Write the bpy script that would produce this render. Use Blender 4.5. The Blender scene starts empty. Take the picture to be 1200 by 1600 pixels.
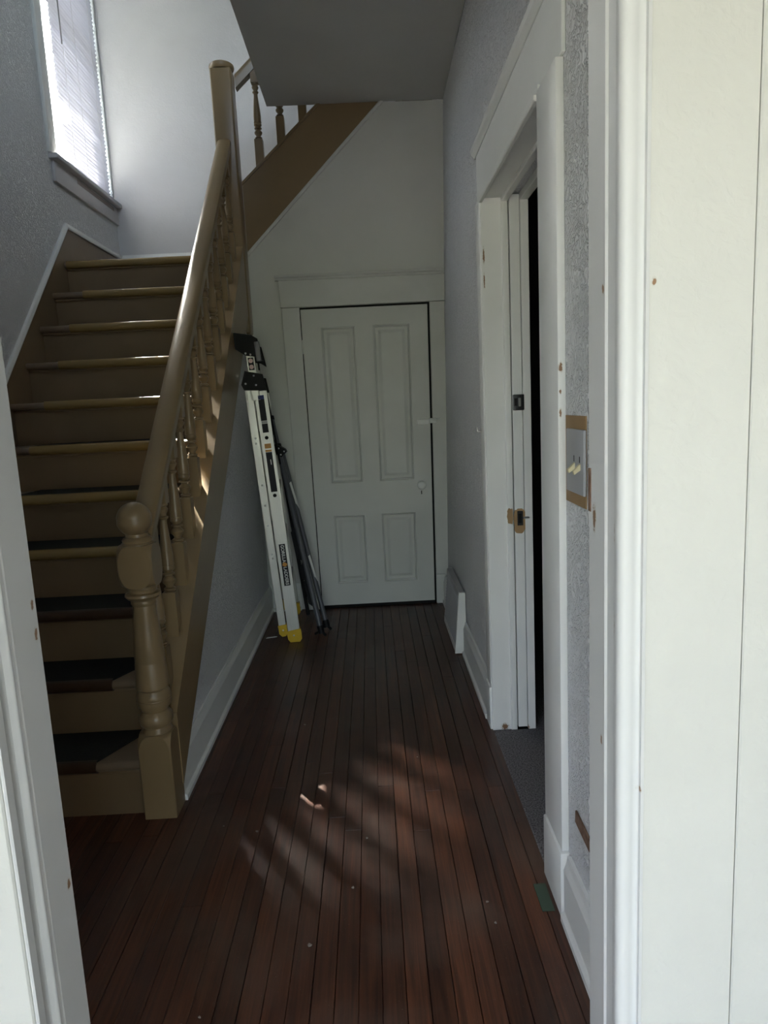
import bpy, bmesh, math, random
from mathutils import Vector, Matrix
random.seed(7)
S = bpy.context.scene
COL = S.collection

# ------------------------------------------------------------------ camera
F_PX, PW, PH = 1075.0, 1200.0, 1600.0
def pray(px, py): return Vector(((px - PW/2)/F_PX, -(py - PH/2)/F_PX, -1.0))
ay = pray(577, 632).normalized()                 # vanishing point of the hall's length
az = -pray(921, 7400); az = (az - ay*az.dot(ay)).normalized()
ax = ay.cross(az)
cam_d = bpy.data.cameras.new('camera'); cam = bpy.data.objects.new('camera', cam_d); COL.objects.link(cam)
Rm = Matrix((ax, ay, az)).to_4x4()               # camera axes -> world axes
cam.matrix_world = Matrix.Translation((0, 0, 1.40)) @ Rm
cam_d.sensor_fit = 'HORIZONTAL'; cam_d.sensor_width = 36.0; cam_d.lens = 36.0*F_PX/PW
cam_d.clip_start = 0.02
S.camera = cam

# ------------------------------------------------------------------ world, sun, exposure
S.view_settings.view_transform = 'Standard'; S.view_settings.look = 'None'
S.view_settings.gamma = 1.0; S.view_settings.use_curve_mapping = False
S.view_settings.exposure = 2.5
world = bpy.data.worlds.new('sky'); S.world = world; world.use_nodes = True
wn, wl = world.node_tree.nodes, world.node_tree.links
bg = wn['Background']
sky = wn.new('ShaderNodeTexSky'); sky.sky_type = 'NISHITA'; sky.sun_disc = False
SUN_T = 1.24                                     # tangent of the sun's height
SUN_D = Vector((0.70, -1.0, -SUN_T*1.2207)).normalized()
sky.sun_elevation = math.atan(SUN_T); sky.sun_rotation = math.atan2(-0.70, 1.0)
sky.air_density = 1.0; sky.dust_density = 4.0; sky.ozone_density = 0.6
hsv = wn.new('ShaderNodeHueSaturation'); hsv.inputs['Saturation'].default_value = 0.60
wl.new(sky.outputs[0], hsv.inputs['Color']); wl.new(hsv.outputs[0], bg.inputs[0])
bg.inputs[1].default_value = 0.55
sun_d = bpy.data.lights.new('sun', 'SUN'); sun_d.energy = 14.0; sun_d.angle = 0.009; sun_d.color = (1.0, 0.93, 0.84)
sun = bpy.data.objects.new('sun', sun_d); COL.objects.link(sun)
sun.rotation_euler = SUN_D.to_track_quat('-Z', 'Y').to_euler(); sun.location = (-6, 10, 12)
haze_d = bpy.data.lights.new('sun_haze', 'SUN'); haze_d.energy = 11.0; haze_d.angle = 0.22; haze_d.color = (1.0, 0.95, 0.90)
haze = bpy.data.objects.new('sun_haze', haze_d); COL.objects.link(haze)   # bright hazy sky round the sun
haze.rotation_euler = sun.rotation_euler; haze.location = (-6, 10.5, 12)
try:
    S.cycles.max_bounces = 14; S.cycles.diffuse_bounces = 8
    S.cycles.sample_clamp_indirect = 6.0
except Exception: pass
def portal(name, loc, sx, sy, d):                # sampling portals for the daylight openings (emit nothing)
    l = bpy.data.lights.new(name, 'AREA'); l.shape = 'RECTANGLE'; l.size = sx; l.size_y = sy
    l.cycles.is_portal = True
    o = bpy.data.objects.new(name, l); COL.objects.link(o)
    o.location = loc; o.rotation_euler = Vector(d).to_track_quat('-Z', 'Y').to_euler()

# ------------------------------------------------------------------ materials
def nt(m): return m.node_tree.nodes, m.node_tree.links
def base_mat(name, rgb=(.5,.5,.5), rough=.5, metal=0.0, spec=.5):
    m = bpy.data.materials.new(name); m.use_nodes = True
    b = m.node_tree.nodes['Principled BSDF']
    b.inputs['Base Color'].default_value = (*rgb, 1); b.inputs['Roughness'].default_value = rough
    b.inputs['Metallic'].default_value = metal; b.inputs['Specular IOR Level'].default_value = spec
    return m
def geo(n): return n.new('ShaderNodeNewGeometry')
def noise(n, l, vec, scale, detail=3.0, dist=0.0, rough=.5):
    t = n.new('ShaderNodeTexNoise'); t.inputs['Scale'].default_value = scale
    t.inputs['Detail'].default_value = detail; t.inputs['Distortion'].default_value = dist
    t.inputs['Roughness'].default_value = rough
    if vec is not None: l.new(vec, t.inputs['Vector'])
    return t.outputs['Fac']
def ramp(n, l, fac, stops):
    r = n.new('ShaderNodeValToRGB'); e = r.color_ramp.elements
    while len(e) < len(stops): e.new(.5)
    for k, (p, c) in zip(e, stops):
        k.position = p; k.color = (*c, 1) if len(c) == 3 else c
    l.new(fac, r.inputs[0]); return r.outputs[0]
def mixc(n, l, fac, a, b):
    m = n.new('ShaderNodeMix'); m.data_type = 'RGBA'
    for s, v in ((0, fac), (6, a), (7, b)):
        if hasattr(v, 'links') or hasattr(v, 'is_linked'): l.new(v, m.inputs[s])
        elif isinstance(v, (int, float)): m.inputs[s].default_value = v
        else: m.inputs[s].default_value = (*v, 1)
    return m.outputs[2]
def mth(n, l, op, a, b=None):
    m = n.new('ShaderNodeMath'); m.operation = op
    for i, v in enumerate((a, b)):
        if v is None: continue
        if hasattr(v, 'is_linked'): l.new(v, m.inputs[i])
        else: m.inputs[i].default_value = v
    return m.outputs[0]
def bump(n, l, h, strength, dist, prev=None):
    b = n.new('ShaderNodeBump'); b.inputs['Strength'].default_value = strength; b.inputs['Distance'].default_value = dist
    l.new(h, b.inputs['Height'])
    if prev is not None: l.new(prev, b.inputs['Normal'])
    return b.outputs[0]
def vscale(n, l, vec, s):
    m = n.new('ShaderNodeMapping'); m.inputs['Scale'].default_value = s
    l.new(vec, m.inputs['Vector']); return m.outputs[0]

def paint(name, rgb, rough=.45, relief=((60, .25, .002),), dirt=0.06, spots=(), spot_col=(.23,.13,.07), grime=(.35,.30,.2), spec=.4):
    """brushed or stippled paint; spots = (x, y, z, r, stretch_z) chips down to bare wood"""
    m = base_mat(name, rgb, rough, spec=spec); n, l = nt(m); b = n['Principled BSDF']
    pos = geo(n).outputs['Position']
    f = noise(n, l, pos, 2.2, 4, .5)
    lo = tuple(c*(1-dirt) for c in rgb); hi = tuple(min(1, c*(1+dirt*.5)) for c in rgb)
    col = ramp(n, l, f, [(.3, lo), (.7, hi)])
    if spots:
        tot = None
        wob = noise(n, l, pos, 140, 2)
        for (x, y, z, r, sz) in spots:
            mp = n.new('ShaderNodeMapping'); mp.vector_type = 'POINT'
            mp.inputs['Location'].default_value = (-x/r, -y/r, -z/(r*sz)); mp.inputs['Scale'].default_value = (1/r, 1/r, 1/(r*sz))
            l.new(pos, mp.inputs['Vector'])
            ln = n.new('ShaderNodeVectorMath'); ln.operation = 'LENGTH'; l.new(mp.outputs[0], ln.inputs[0])
            v = mth(n, l, 'SUBTRACT', 1.0, ln.outputs['Value'])
            tot = v if tot is None else mth(n, l, 'MAXIMUM', tot, v)
        w = mth(n, l, 'ADD', tot, mth(n, l, 'MULTIPLY', mth(n, l, 'SUBTRACT', wob, .5), 1.2))
        halo = ramp(n, l, w, [(0.0, (0,0,0)), (.35, (.35,.35,.35))])
        core = ramp(n, l, w, [(.36, (0,0,0)), (.44, (1,1,1))])
        col = mixc(n, l, halo, col, grime); col = mixc(n, l, core, col, spot_col)
    l.new(col, b.inputs['Base Color'])
    nr = None
    for (sc, st, ds) in relief:
        h = noise(n, l, pos, sc, 3, .8)
        nr = bump(n, l, h, st, ds, nr)
    if nr is not None: l.new(nr, b.inputs['Normal'])
    return m
def stipple(name, rgb, rough=.5, scale=55, dist=.006, strength=.6, spec=.4):
    """old textured plaster: worm-like raised ridges under paint"""
    m = base_mat(name, rgb, rough, spec=spec); n, l = nt(m); b = n['Principled BSDF']
    pos = geo(n).outputs['Position']
    a = noise(n, l, pos, scale, 2, 2.2)
    r = ramp(n, l, a, [(.40, (0,0,0)), (.52, (1,1,1)), (.60, (.35,.35,.35))])
    f = noise(n, l, pos, 3, 3, .5)
    l.new(ramp(n, l, f, [(.3, tuple(c*.95 for c in rgb)), (.7, rgb)]), b.inputs['Base Color'])
    nr = bump(n, l, r, strength, dist)
    nr = bump(n, l, noise(n, l, pos, 230, 2), .25, .002, nr)
    l.new(nr, b.inputs['Normal'])
    return m
def wood_floor(name):
    m = base_mat(name, rough=.36, spec=.45); n, l = nt(m); b = n['Principled BSDF']
    pos = geo(n).outputs['Position']
    oi = n.new('ShaderNodeObjectInfo').outputs['Random']
    g = noise(n, l, vscale(n, l, pos, (70, 2.2, 1)), 1.0, 5, 1.0, .65)
    g2 = noise(n, l, vscale(n, l, pos, (190, 5, 1)), 1.0, 3, .5)
    grain = ramp(n, l, g, [(.28, (.026,.0105,.0062)), (.5, (.072,.026,.0135)), (.75, (.13,.048,.022))])
    tone = ramp(n, l, oi, [(0, (.68,.64,.64)), (.5, (.95,.9,.9)), (1, (1.30,1.25,1.2))])
    mx = n.new('ShaderNodeMix'); mx.data_type = 'RGBA'; mx.blend_type = 'MULTIPLY'; mx.inputs[0].default_value = 1
    l.new(grain, mx.inputs[6]); l.new(tone, mx.inputs[7])
    col = mx.outputs[2]
    # traffic wear: the finish is scuffed to a greyer brown in blotches
    wv = noise(n, l, vscale(n, l, pos, (2.6, 1.6, 1)), 1.0, 5, .6, .6)
    wm = ramp(n, l, wv, [(.48, (0,0,0)), (.68, (.75,.75,.75))])
    col = mixc(n, l, wm, col, (.095,.062,.045))
    dk = noise(n, l, vscale(n, l, pos, (3.0, 2.0, 1)), 1.3, 4, .5, .6)
    col = mixc(n, l, ramp(n, l, dk, [(.52, (0,0,0)), (.72, (.6,.6,.6))]), col, (.012,.006,.0045))
    sp = noise(n, l, pos, 260, 1)
    col = mixc(n, l, ramp(n, l, sp, [(.735, (0,0,0)), (.76, (.5,.5,.5))]), col, (.22,.18,.15))
    l.new(col, b.inputs['Base Color'])
    l.new(ramp(n, l, wv, [(.35, (.30,.30,.30)), (.7, (.55,.55,.55))]), b.inputs['Roughness'])
    l.new(bump(n, l, g2, .12, .0015), b.inputs['Normal'])
    return m
def speck(name, c1, c2, scale, rough=.9, bstr=.6, bdist=.004, spec=.2):
    m = base_mat(name, c1, rough, spec=spec); n, l = nt(m); b = n['Principled BSDF']
    pos = geo(n).outputs['Position']
    f = noise(n, l, pos, scale, 3)
    l.new(ramp(n, l, f, [(.35, c1), (.65, c2)]), b.inputs['Base Color'])
    l.new(bump(n, l, f, bstr, bdist), b.inputs['Normal'])
    return m
def brushed(name, rgb, rough=.35):
    m = base_mat(name, rgb, rough, metal=.9); n, l = nt(m); b = n['Principled BSDF']
    tc = n.new('ShaderNodeTexCoord').outputs['Object']
    f = noise(n, l, vscale(n, l, tc, (160, 160, 3)), 1, 3)
    l.new(ramp(n, l, f, [(.3, (rough*.75,)*3), (.7, (min(1, rough*1.35),)*3)]), b.inputs['Roughness'])
    l.new(ramp(n, l, f, [(.3, tuple(c*.85 for c in rgb)), (.7, rgb)]), b.inputs['Base Color'])
    return m

WHITE = (.76, .775, .76)
M = {}
M['white'] = paint('white_gloss_paint', WHITE, .38, ((40, .10, .002), (160, .10, .001)))
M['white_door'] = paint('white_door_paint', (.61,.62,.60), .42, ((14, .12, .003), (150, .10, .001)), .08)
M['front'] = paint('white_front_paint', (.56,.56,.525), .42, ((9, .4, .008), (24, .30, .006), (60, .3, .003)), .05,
    spots=((.387, .944, 1.543, .005, 1.4), (.372, .944, .814, .006, 1.2), (.349, 1.035, 1.55, .006, 1.6), (.349, 1.04, .845, .006, 1.8),
           (.349, 1.075, 1.205, .010, 3), (.346, .975, 1.20, .006, 6), (.346, .975, 1.06, .005, 7), (-.562, 1.09, 1.106, .006, 2), (-.562, 1.09, 1.057, .007, 2.5), (-.562, 1.09, .606, .008, 1.8)))
M['front_jamb'] = paint('white_front_jamb_paint', (.60,.605,.60), .42, ((30, .14, .002), (160, .12, .001)), .05,
    spots=((.387, .944, 1.543, .005, 1.4), (.372, .944, .814, .006, 1.2), (.349, 1.035, 1.55, .006, 1.6), (.349, 1.04, .845, .006, 1.8),
           (.349, 1.075, 1.205, .010, 3), (.346, .975, 1.20, .006, 6), (.346, .975, 1.06, .005, 7), (-.562, 1.09, 1.106, .006, 2), (-.562, 1.09, 1.057, .007, 2.5), (-.562, 1.09, .606, .008, 1.8)))
M['jamb'] = paint('white_jamb_paint', (.79,.80,.785), .40, ((30, .12, .002), (160, .12, .001)), .06,
    spots=((.462, 1.672, 1.465, .007, 2.4), (.461, 1.672, 1.409, .004, 2), (.461, 1.672, 1.358, .0045, 3),
           (.467, 2.75, 1.94, .005, 8), (.467, 2.75, 1.85, .004, 9), (.51, 2.75, .015, .02, 1), (.60, 2.75, .01, .02, 1)))
M['wall'] = stipple('textured_plaster_right', (.80,.81,.83), .42, 30, .012, .8)
M['wall_soft'] = stipple('textured_plaster_stair', (.78,.79,.80), .46, 36, .008, .8)
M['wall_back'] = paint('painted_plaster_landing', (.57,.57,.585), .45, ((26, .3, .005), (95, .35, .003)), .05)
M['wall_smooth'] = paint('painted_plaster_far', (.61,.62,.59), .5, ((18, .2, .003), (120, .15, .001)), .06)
M['ceiling'] = paint('painted_ceiling', (.50,.50,.48), .6, ((30, .2, .003),), .05)
M['dim'] = paint('unlit_room_shade', (.05,.05,.06), .8, ((30, .1, .003),))  # near-black: the unlit side room's darkness is painted into its walls
M['tan'] = paint('tan_gloss_paint', (.235,.165,.085), .30, ((26, .16, .003), (170, .12, .001)), .12, spec=.5)
M['tan_riser'] = paint('tan_riser_paint', (.205,.143,.080), .36, ((16, .16, .003), (170, .12, .001)), .14, spec=.45)
M['tan_tread'] = paint('worn_tread_paint', (.20,.145,.095), .42, ((22, .2, .003), (150, .15, .001)), .25)
M['mat'] = speck('black_rubber_mat', (.012,.014,.013), (.024,.027,.026), 240, .75, .4, .002)
M['strip'] = paint('lit_tan_nosing_strip', (.27,.185,.070), .24, ((90, .08, .001),), .15, spec=.6)  # tan strip; window light on the upper steps is painted into its yellow
M['strip_dark'] = paint('worn_brown_nosing', (.055,.028,.014), .38, ((90, .1, .001),), .25)
M['floor'] = wood_floor('dark_red_floor_boards')
M['subfloor'] = base_mat('gap_dark', (.006,.004,.003), .9)
M['carpet'] = speck('grey_carpet', (.085,.08,.085), (.24,.23,.235), 170, .95, .9, .006, .05)
M['black'] = base_mat('black_plastic', (.010,.010,.011), .5, spec=.12)
M['black_gap'] = base_mat('black_gap', (.004,.004,.004), .9)
M['alu'] = brushed('brushed_aluminium', (.46,.452,.435), .42)
M['steel'] = base_mat('steel_rivet', (.8,.8,.8), .28, metal=1)
M['yellow'] = paint('yellow_foot_plastic', (.62,.40,.015), .5, ((80, .1, .001),), .25)
M['grey_tube'] = paint('grey_tube_paint', (.085,.088,.10), .38, ((120, .05, .001),), .1)
M['cloth'] = speck('black_strap', (.010,.010,.012), (.02,.02,.022), 300, .9, .4, .001)
M['label_dark'] = base_mat('dark_label', (.015,.015,.02), .5, spec=.15)
M['label_grey'] = base_mat('grey_label_panel', (.16,.16,.17), .4)
M['label_orange'] = base_mat('orange_label', (.55,.24,.03), .45)
M['label_blue'] = base_mat('blue_label', (.03,.045,.16), .5, spec=.15)
M['label_white'] = base_mat('white_label', (.62,.62,.60), .5)
M['label_pink'] = base_mat('pink_label', (.60,.42,.40), .5)
M['slat'] = base_mat('white_blind_slat', (.52,.52,.58), .45, spec=.25)
def slat_trans(m):
    n, l = nt(m); b = n['Principled BSDF']; out = n['Material Output']
    t = n.new('ShaderNodeBsdfTranslucent'); t.inputs[0].default_value = (.80,.80,.86,1)
    mx = n.new('ShaderNodeMixShader'); mx.inputs[0].default_value = .022
    l.new(b.outputs[0], mx.inputs[1]); l.new(t.outputs[0], mx.inputs[2]); l.new(mx.outputs[0], out.inputs[0])
slat_trans(M['slat'])
M['sill'] = paint('white_sill_paint', (.55,.54,.55), .4, ((40, .1, .002),), .1)
M['sill_worn'] = paint('worn_sill_wood', (.30,.25,.22), .5, ((60, .2, .002),), .2)
M['glass'] = base_mat('window_glass', (1,1,1), .02)
def glassy(m):
    n, l = nt(m); out = n['Material Output']
    tr = n.new('ShaderNodeBsdfTransparent'); tr.inputs[0].default_value = (.94,.96,.95,1)
    gl = n.new('ShaderNodeBsdfGlossy'); gl.inputs[1].default_value = .02
    lw = n.new('ShaderNodeLayerWeight'); lw.inputs[0].default_value = .5
    mx = n.new('ShaderNodeMixShader'); l.new(mth(n, l, 'MULTIPLY', mth(n, l, 'POWER', lw.outputs['Facing'], 5.0), .5), mx.inputs[0])
    l.new(tr.outputs[0], mx.inputs[1]); l.new(gl.outputs[0], mx.inputs[2]); l.new(mx.outputs[0], out.inputs[0])
glassy(M['glass'])
M['bare'] = paint('bare_tan_primer', (.36,.23,.11), .6, ((60, .2, .002),), .2)
M['bare_wood'] = speck('bare_brown_wood', (.13,.075,.05), (.22,.14,.10), 60, .7, .3, .002)
M['dark_metal'] = base_mat('dark_latch_metal', (.05,.052,.055), .35, metal=.7)
M['plate'] = paint('grey_switch_plate', (.40,.405,.42), .38, ((60, .1, .001),), .06)
M['ivory'] = base_mat('ivory_toggle', (.66,.60,.38), .4)
M['grille'] = paint('grey_register_grille', (.40,.40,.42), .5, ((60, .1, .001),), .1)
M['tape'] = base_mat('dull_green_tape', (.045,.075,.05), .7)
M['chip'] = base_mat('pale_paint_chip', (.30,.27,.24), .7)
M['porch'] = paint('porch_concrete', (.42,.41,.385), .8, ((30, .3, .004),), .15)
M['lawn'] = speck('yard_earth', (.06,.062,.05), (.10,.10,.08), 6, .95, .5, .02)
M['hedge'] = speck('hedge_leaf', (.02,.03,.012), (.05,.07,.03), 3, .95, .8, .1)
M['siding'] = paint('outdoor_siding', (.44,.43,.41), .6, ((30, .1, .002),))

# ------------------------------------------------------------------ mesh helpers
def obj(name, bm, mat, parent=None, smooth=False):
    me = bpy.data.meshes.new(name)
    bmesh.ops.recalc_face_normals(bm, faces=bm.faces)
    if smooth:
        for f in bm.faces: f.smooth = True
        for e in bm.edges:
            if len(e.link_faces) == 2 and e.calc_face_angle(0) > math.radians(38): e.smooth = False
    bm.to_mesh(me); bm.free()
    mats = mat if isinstance(mat, (list, tuple)) else [mat]
    for m_ in mats: me.materials.append(m_)
    o = bpy.data.objects.new(name, me); COL.objects.link(o)
    if parent is not None: o.parent = parent
    return o
def empty(name, loc=(0,0,0)):
    o = bpy.data.objects.new(name, None); o.empty_display_size = .1; COL.objects.link(o); o.location = loc
    bpy.context.view_layer.update()
    return o
def adopt(o, parent):
    """parent while keeping world coordinates of the mesh"""
    o.parent = parent; o.matrix_parent_inverse = parent.matrix_world.inverted(); return o
def tag(o, label=None, cat=None, group=None, kind=None):
    if label: o['label'] = label
    if cat: o['category'] = cat
    if group: o['group'] = group
    if kind: o['kind'] = kind
    return o
def box(bm, x0, x1, y0, y1, z0, z1, bev=0.0, seg=1, T=None):
    vs = [bm.verts.new((x, y, z)) for x in (x0, x1) for y in (y0, y1) for z in (z0, z1)]
    fs = [bm.faces.new([vs[i] for i in q]) for q in ((0,1,3,2),(4,6,7,5),(0,4,5,1),(2,3,7,6),(0,2,6,4),(1,5,7,3))]
    if bev > 0:
        es = list({e for f in fs for e in f.edges})
        r = bmesh.ops.bevel(bm, geom=es, offset=bev, segments=seg, profile=.5, affect='EDGES')
        vs = list({v for f in r['faces'] for v in f.verts} | {v for v in vs if v.is_valid})
    if T is not None: bmesh.ops.transform(bm, matrix=T, verts=[v for v in vs if v.is_valid])
    return vs
def boxo(name, b, mat, parent=None, bev=.002, seg=1):
    bm = bmesh.new(); box(bm, *b, bev=bev, seg=seg); return obj(name, bm, mat, parent, smooth=bev > 0 and seg > 1)
def prism(bm, poly, axis, a, b):
    """poly: 2-D points in the two other axes (in x,y,z order)"""
    def P(q, v):
        if axis == 0: return (v, q[0], q[1])
        if axis == 1: return (q[0], v, q[1])
        return (q[0], q[1], v)
    A = [bm.verts.new(P(q, a)) for q in poly]; B = [bm.verts.new(P(q, b)) for q in poly]
    n = len(poly); bm.faces.new(A); bm.faces.new(B[::-1])
    for i in range(n): bm.faces.new((A[i], B[i], B[(i+1) % n], A[(i+1) % n]))
def prismo(name, poly, axis, a, b, mat, parent=None, smooth=False):
    bm = bmesh.new(); prism(bm, poly, axis, a, b); return obj(name, bm, mat, parent, smooth)
def lathe(bm, prof, cx=0, cy=0, seg=24, T=None):
    rings = []
    for (z, r) in prof:
        rings.append([bm.verts.new((cx + r*math.cos(2*math.pi*k/seg), cy + r*math.sin(2*math.pi*k/seg), z)) for k in range(seg)])
    for a, b in zip(rings, rings[1:]):
        for k in range(seg): bm.faces.new((a[k], a[(k+1) % seg], b[(k+1) % seg], b[k]))
    bm.faces.new(rings[0][::-1]); bm.faces.new(rings[-1])
    if T is not None: bmesh.ops.transform(bm, matrix=T, verts=[v for r in rings for v in r])
def sweep(bm, prof, p0, p1, U=(1,0,0), V=(0,0,1)):
    p0, p1, U, V = Vector(p0), Vector(p1), Vector(U), Vector(V)
    A = [bm.verts.new(p0 + U*u + V*v) for u, v in prof]; B = [bm.verts.new(p1 + U*u + V*v) for u, v in prof]
    n = len(prof); bm.faces.new(A); bm.faces.new(B[::-1])
    for i in range(n): bm.faces.new((A[i], B[i], B[(i+1) % n], A[(i+1) % n]))
def tube(bm, p0, p1, r, seg=12):
    p0, p1 = Vector(p0), Vector(p1); d = (p1 - p0)
    q = d.to_track_quat('Z', 'Y').to_matrix().to_4x4()
    lathe(bm, [(0, r), (d.length, r)], seg=seg, T=Matrix.Translation(p0) @ q)
def tube_path(bm, pts, r, seg=8):
    for a, b in zip(pts, pts[1:]): tube(bm, a, b, r, seg)
def structure(o): o['kind'] = 'structure'; return o

# ------------------------------------------------------------------ layout numbers (metres; X right, Y into the hall, Z up)
XL, XS, XR = -1.815, -0.745, 0.475     # stair wall, under-stair panel, right wall
YF, YB, YFAR = 1.10, 5.45, 4.69        # front wall (hall side), stair window's end wall, far wall
ZC, ZT = 3.28, 5.6                     # hall ceiling, stairwell ceiling
DY0, DY1, DZ = 1.86, 2.75, 2.168        # side doorway
WY0, WY1, WZ0, WZ1 = 4.455, 5.42, 2.96, 5.0   # stair window
FX0, FX1, FZ = -0.562, 0.349, 2.30     # front doorway
YO = 0.944                             # front casing plane

# ------------------------------------------------------------------ shell
def shell(name, boxes, mat, bev=0):
    bm = bmesh.new()
    for b in boxes: box(bm, *b)
    return structure(obj(name, bm, mat))
shell('wall_left', [(XL-.16, XL, YF-.13, WY0, 0, ZT), (XL-.16, XL, WY1, YB+.15, 0, ZT), (XL-.16, XL, WY0, WY1, 0, WZ0), (XL-.16, XL, WY0, WY1, WZ1, ZT)], M['wall_soft'])
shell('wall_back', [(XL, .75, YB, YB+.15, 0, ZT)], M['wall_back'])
# right wall: plumb to the door head, leaning out a little above
def right_poly(y): return [(XR, 0), (XR+.165, 0), (XR+.165, ZT), (XR+.078, ZT), (XR+.072, ZC), (XR, 2.34)]
bm = bmesh.new()
prism(bm, right_poly(0), 1, YF, DY0-.015); 
def loft(bm, A, ya, B, yb):
    a_ = [bm.verts.new((x, ya, z)) for x, z in A]; b_ = [bm.verts.new((x, yb, z)) for x, z in B]; n_ = len(A)
    bm.faces.new(a_); bm.faces.new(b_[::-1])
    for i in range(n_): bm.faces.new((a_[i], b_[i], b_[(i+1) % n_], a_[(i+1) % n_]))
loft(bm, right_poly(0), DY1+.077, [(.487, 0), (XR+.165, 0), (XR+.165, ZT), (XR+.098, ZT), (XR+.088, ZC), (.536, 2.34)], YFAR)
prism(bm, [(XR, DZ), (XR+.165, DZ), (XR+.165, ZT), (XR+.078, ZT), (XR+.072, ZC), (XR, 2.34)], 1, DY0-.015, DY1+.077)
structure(obj('wall_right', bm, M['wall']))
shell('wall_right_upper', [(.61, .75, YFAR, YB, 0, ZT)], M['wall_soft'])
# far wall under the upper flight
bm = bmesh.new()
prism(bm, [(-.90, 0), (XR+.10, 0), (XR+.10, ZC), (.149, ZC), (-.74, 2.40), (-.90, 2.36)], 1, YFAR, YFAR+.06)
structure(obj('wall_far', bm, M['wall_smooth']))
shell('wall_stair', [(-.80, XS-.022, 2.34, YFAR, 0, .30)], M['wall'])
wst = bpy.data.objects['wall_stair']
bm = bmesh.new(); prism(bm, [(2.33, 0), (YFAR, 0), (YFAR, 2.05), (2.33, .10)], 0, -.80, XS-.020)
wst.data.clear_geometry(); bm.to_mesh(wst.data); bm.free()
# front wall with its doorway; leave the wall open to the added porch outside
shell('wall_front', [(-3.2, FX0-.03, YO+.02, YF, -.25, ZT), (FX1+.03, 3.6, YO+.02, YF, -.25, ZT), (FX0-.03, FX1+.03, YO+.02, YF, FZ+.03, 3.95),
    (FX0-.03, FX1+.03, YO+.02, YF, 5.30, ZT)], M['wall_soft'])
w2 = structure(empty('added_window', (0, YO, 3.95)))     # unseen upstairs window, added to let more daylight into the stairwell
adopt(boxo('sill', (FX0-.06, FX1+.06, YO-.02, YF+.03, 3.93, 3.949), M['white'], bev=.003), w2)
for b_ in ((FX0-.029, FX0+.02, 3.951, 5.299), (FX1-.02, FX1+.029, 3.951, 5.299), (FX0+.021, FX1-.021, 4.60, 4.64)):
    adopt(boxo('sash', (b_[0], b_[1], YO+.06, YO+.10, b_[2], b_[3]), M['white'], bev=.003), w2)
adopt(boxo('pane', (FX0+.021, FX1-.021, YO+.078, YO+.082, 3.951, 4.599), M['glass'], bev=0), w2)
adopt(boxo('pane', (FX0+.021, FX1-.021, YO+.078, YO+.082, 4.641, 5.299), M['glass'], bev=0), w2)
# unseen eave, added to cut the high sun off the stair window
shell('added_eave', [(XL-.86, XL-.161, -1.0, 9.0, 5.225, 5.345)], M['siding'])
# hall ceiling / upper floor
shell('ceiling', [(-.55, XR+.14, YF, YFAR-.005, ZC, ZC+.30)], M['ceiling'])
shell('ceiling_stairwell', [(XL-.1, .75, YF, YB+.1, ZT, ZT+.1)], M['ceiling'])
# floor: dark bed, then individual strip boards
fl = shell('floor', [(XL-.16, 3.5, YF-.14, YB+.15, -.06, -.0125)], M['subfloor'])
BW = .0572
x = XL + .002; boards = []
k = 0
while x < XR - .01:
    y = YF - .14 - random.uniform(0, 1.2)
    while y < YFAR:
        L = random.uniform(1.1, 2.8)
        y0, y1 = max(y, YF-.14), min(y+L, YFAR-.002)
        if y1 - y0 > .03: boards.append((x, min(x+BW, XR-.002), y0, y1))
        y += L
    x += BW
for (x0, x1, y0, y1) in boards:
    bm = bmesh.new(); dz = random.uniform(-.0006, .0004)
    g = .0006 if random.random() < .8 else .0014
    zt = dz; bv = .0011
    A = [bm.verts.new(p) for p in ((x0+g, y0+.0006, -.012), (x1-g, y0+.0006, -.012), (x1-g, y1-.0006, -.012), (x0+g, y1-.0006, -.012))]
    Bm = [bm.verts.new((v.co.x, v.co.y, zt-bv)) for v in A]
    T_ = [bm.verts.new(p) for p in ((x0+g+bv, y0+.001, zt), (x1-g-bv, y0+.001, zt), (x1-g-bv, y1-.001, zt), (x0+g+bv, y1-.001, zt))]
    for a, b in ((A, Bm), (Bm, T_)):
        for i in range(4): bm.faces.new((a[i], a[(i+1) % 4], b[(i+1) % 4], b[i]))
    bm.faces.new(T_)
    obj('plank', bm, M['floor'], fl)
# side room seen through the doorway
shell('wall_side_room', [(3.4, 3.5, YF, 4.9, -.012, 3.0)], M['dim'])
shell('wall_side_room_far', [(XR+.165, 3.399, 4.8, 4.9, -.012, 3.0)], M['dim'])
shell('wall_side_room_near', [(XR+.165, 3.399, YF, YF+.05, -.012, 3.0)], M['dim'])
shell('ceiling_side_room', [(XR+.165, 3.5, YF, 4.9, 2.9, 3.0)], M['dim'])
cp = boxo('carpet', (XR-.02, 3.4, YF+.05, 4.8, -.012, .004), M['carpet'], bev=.003)
bm = bmesh.new(); box(bm, XR-.015, XR+.165, DY0+.001, DY1-.011, -.012, .006, bev=.003); box(bm, XR+.166, 3.398, YF+.051, 4.798, -.012, .006)
cp.data.clear_geometry(); bm.to_mesh(cp.data); bm.free()
tag(cp, 'grey wall-to-wall carpet beyond the right-hand doorway', 'carpet')
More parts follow.
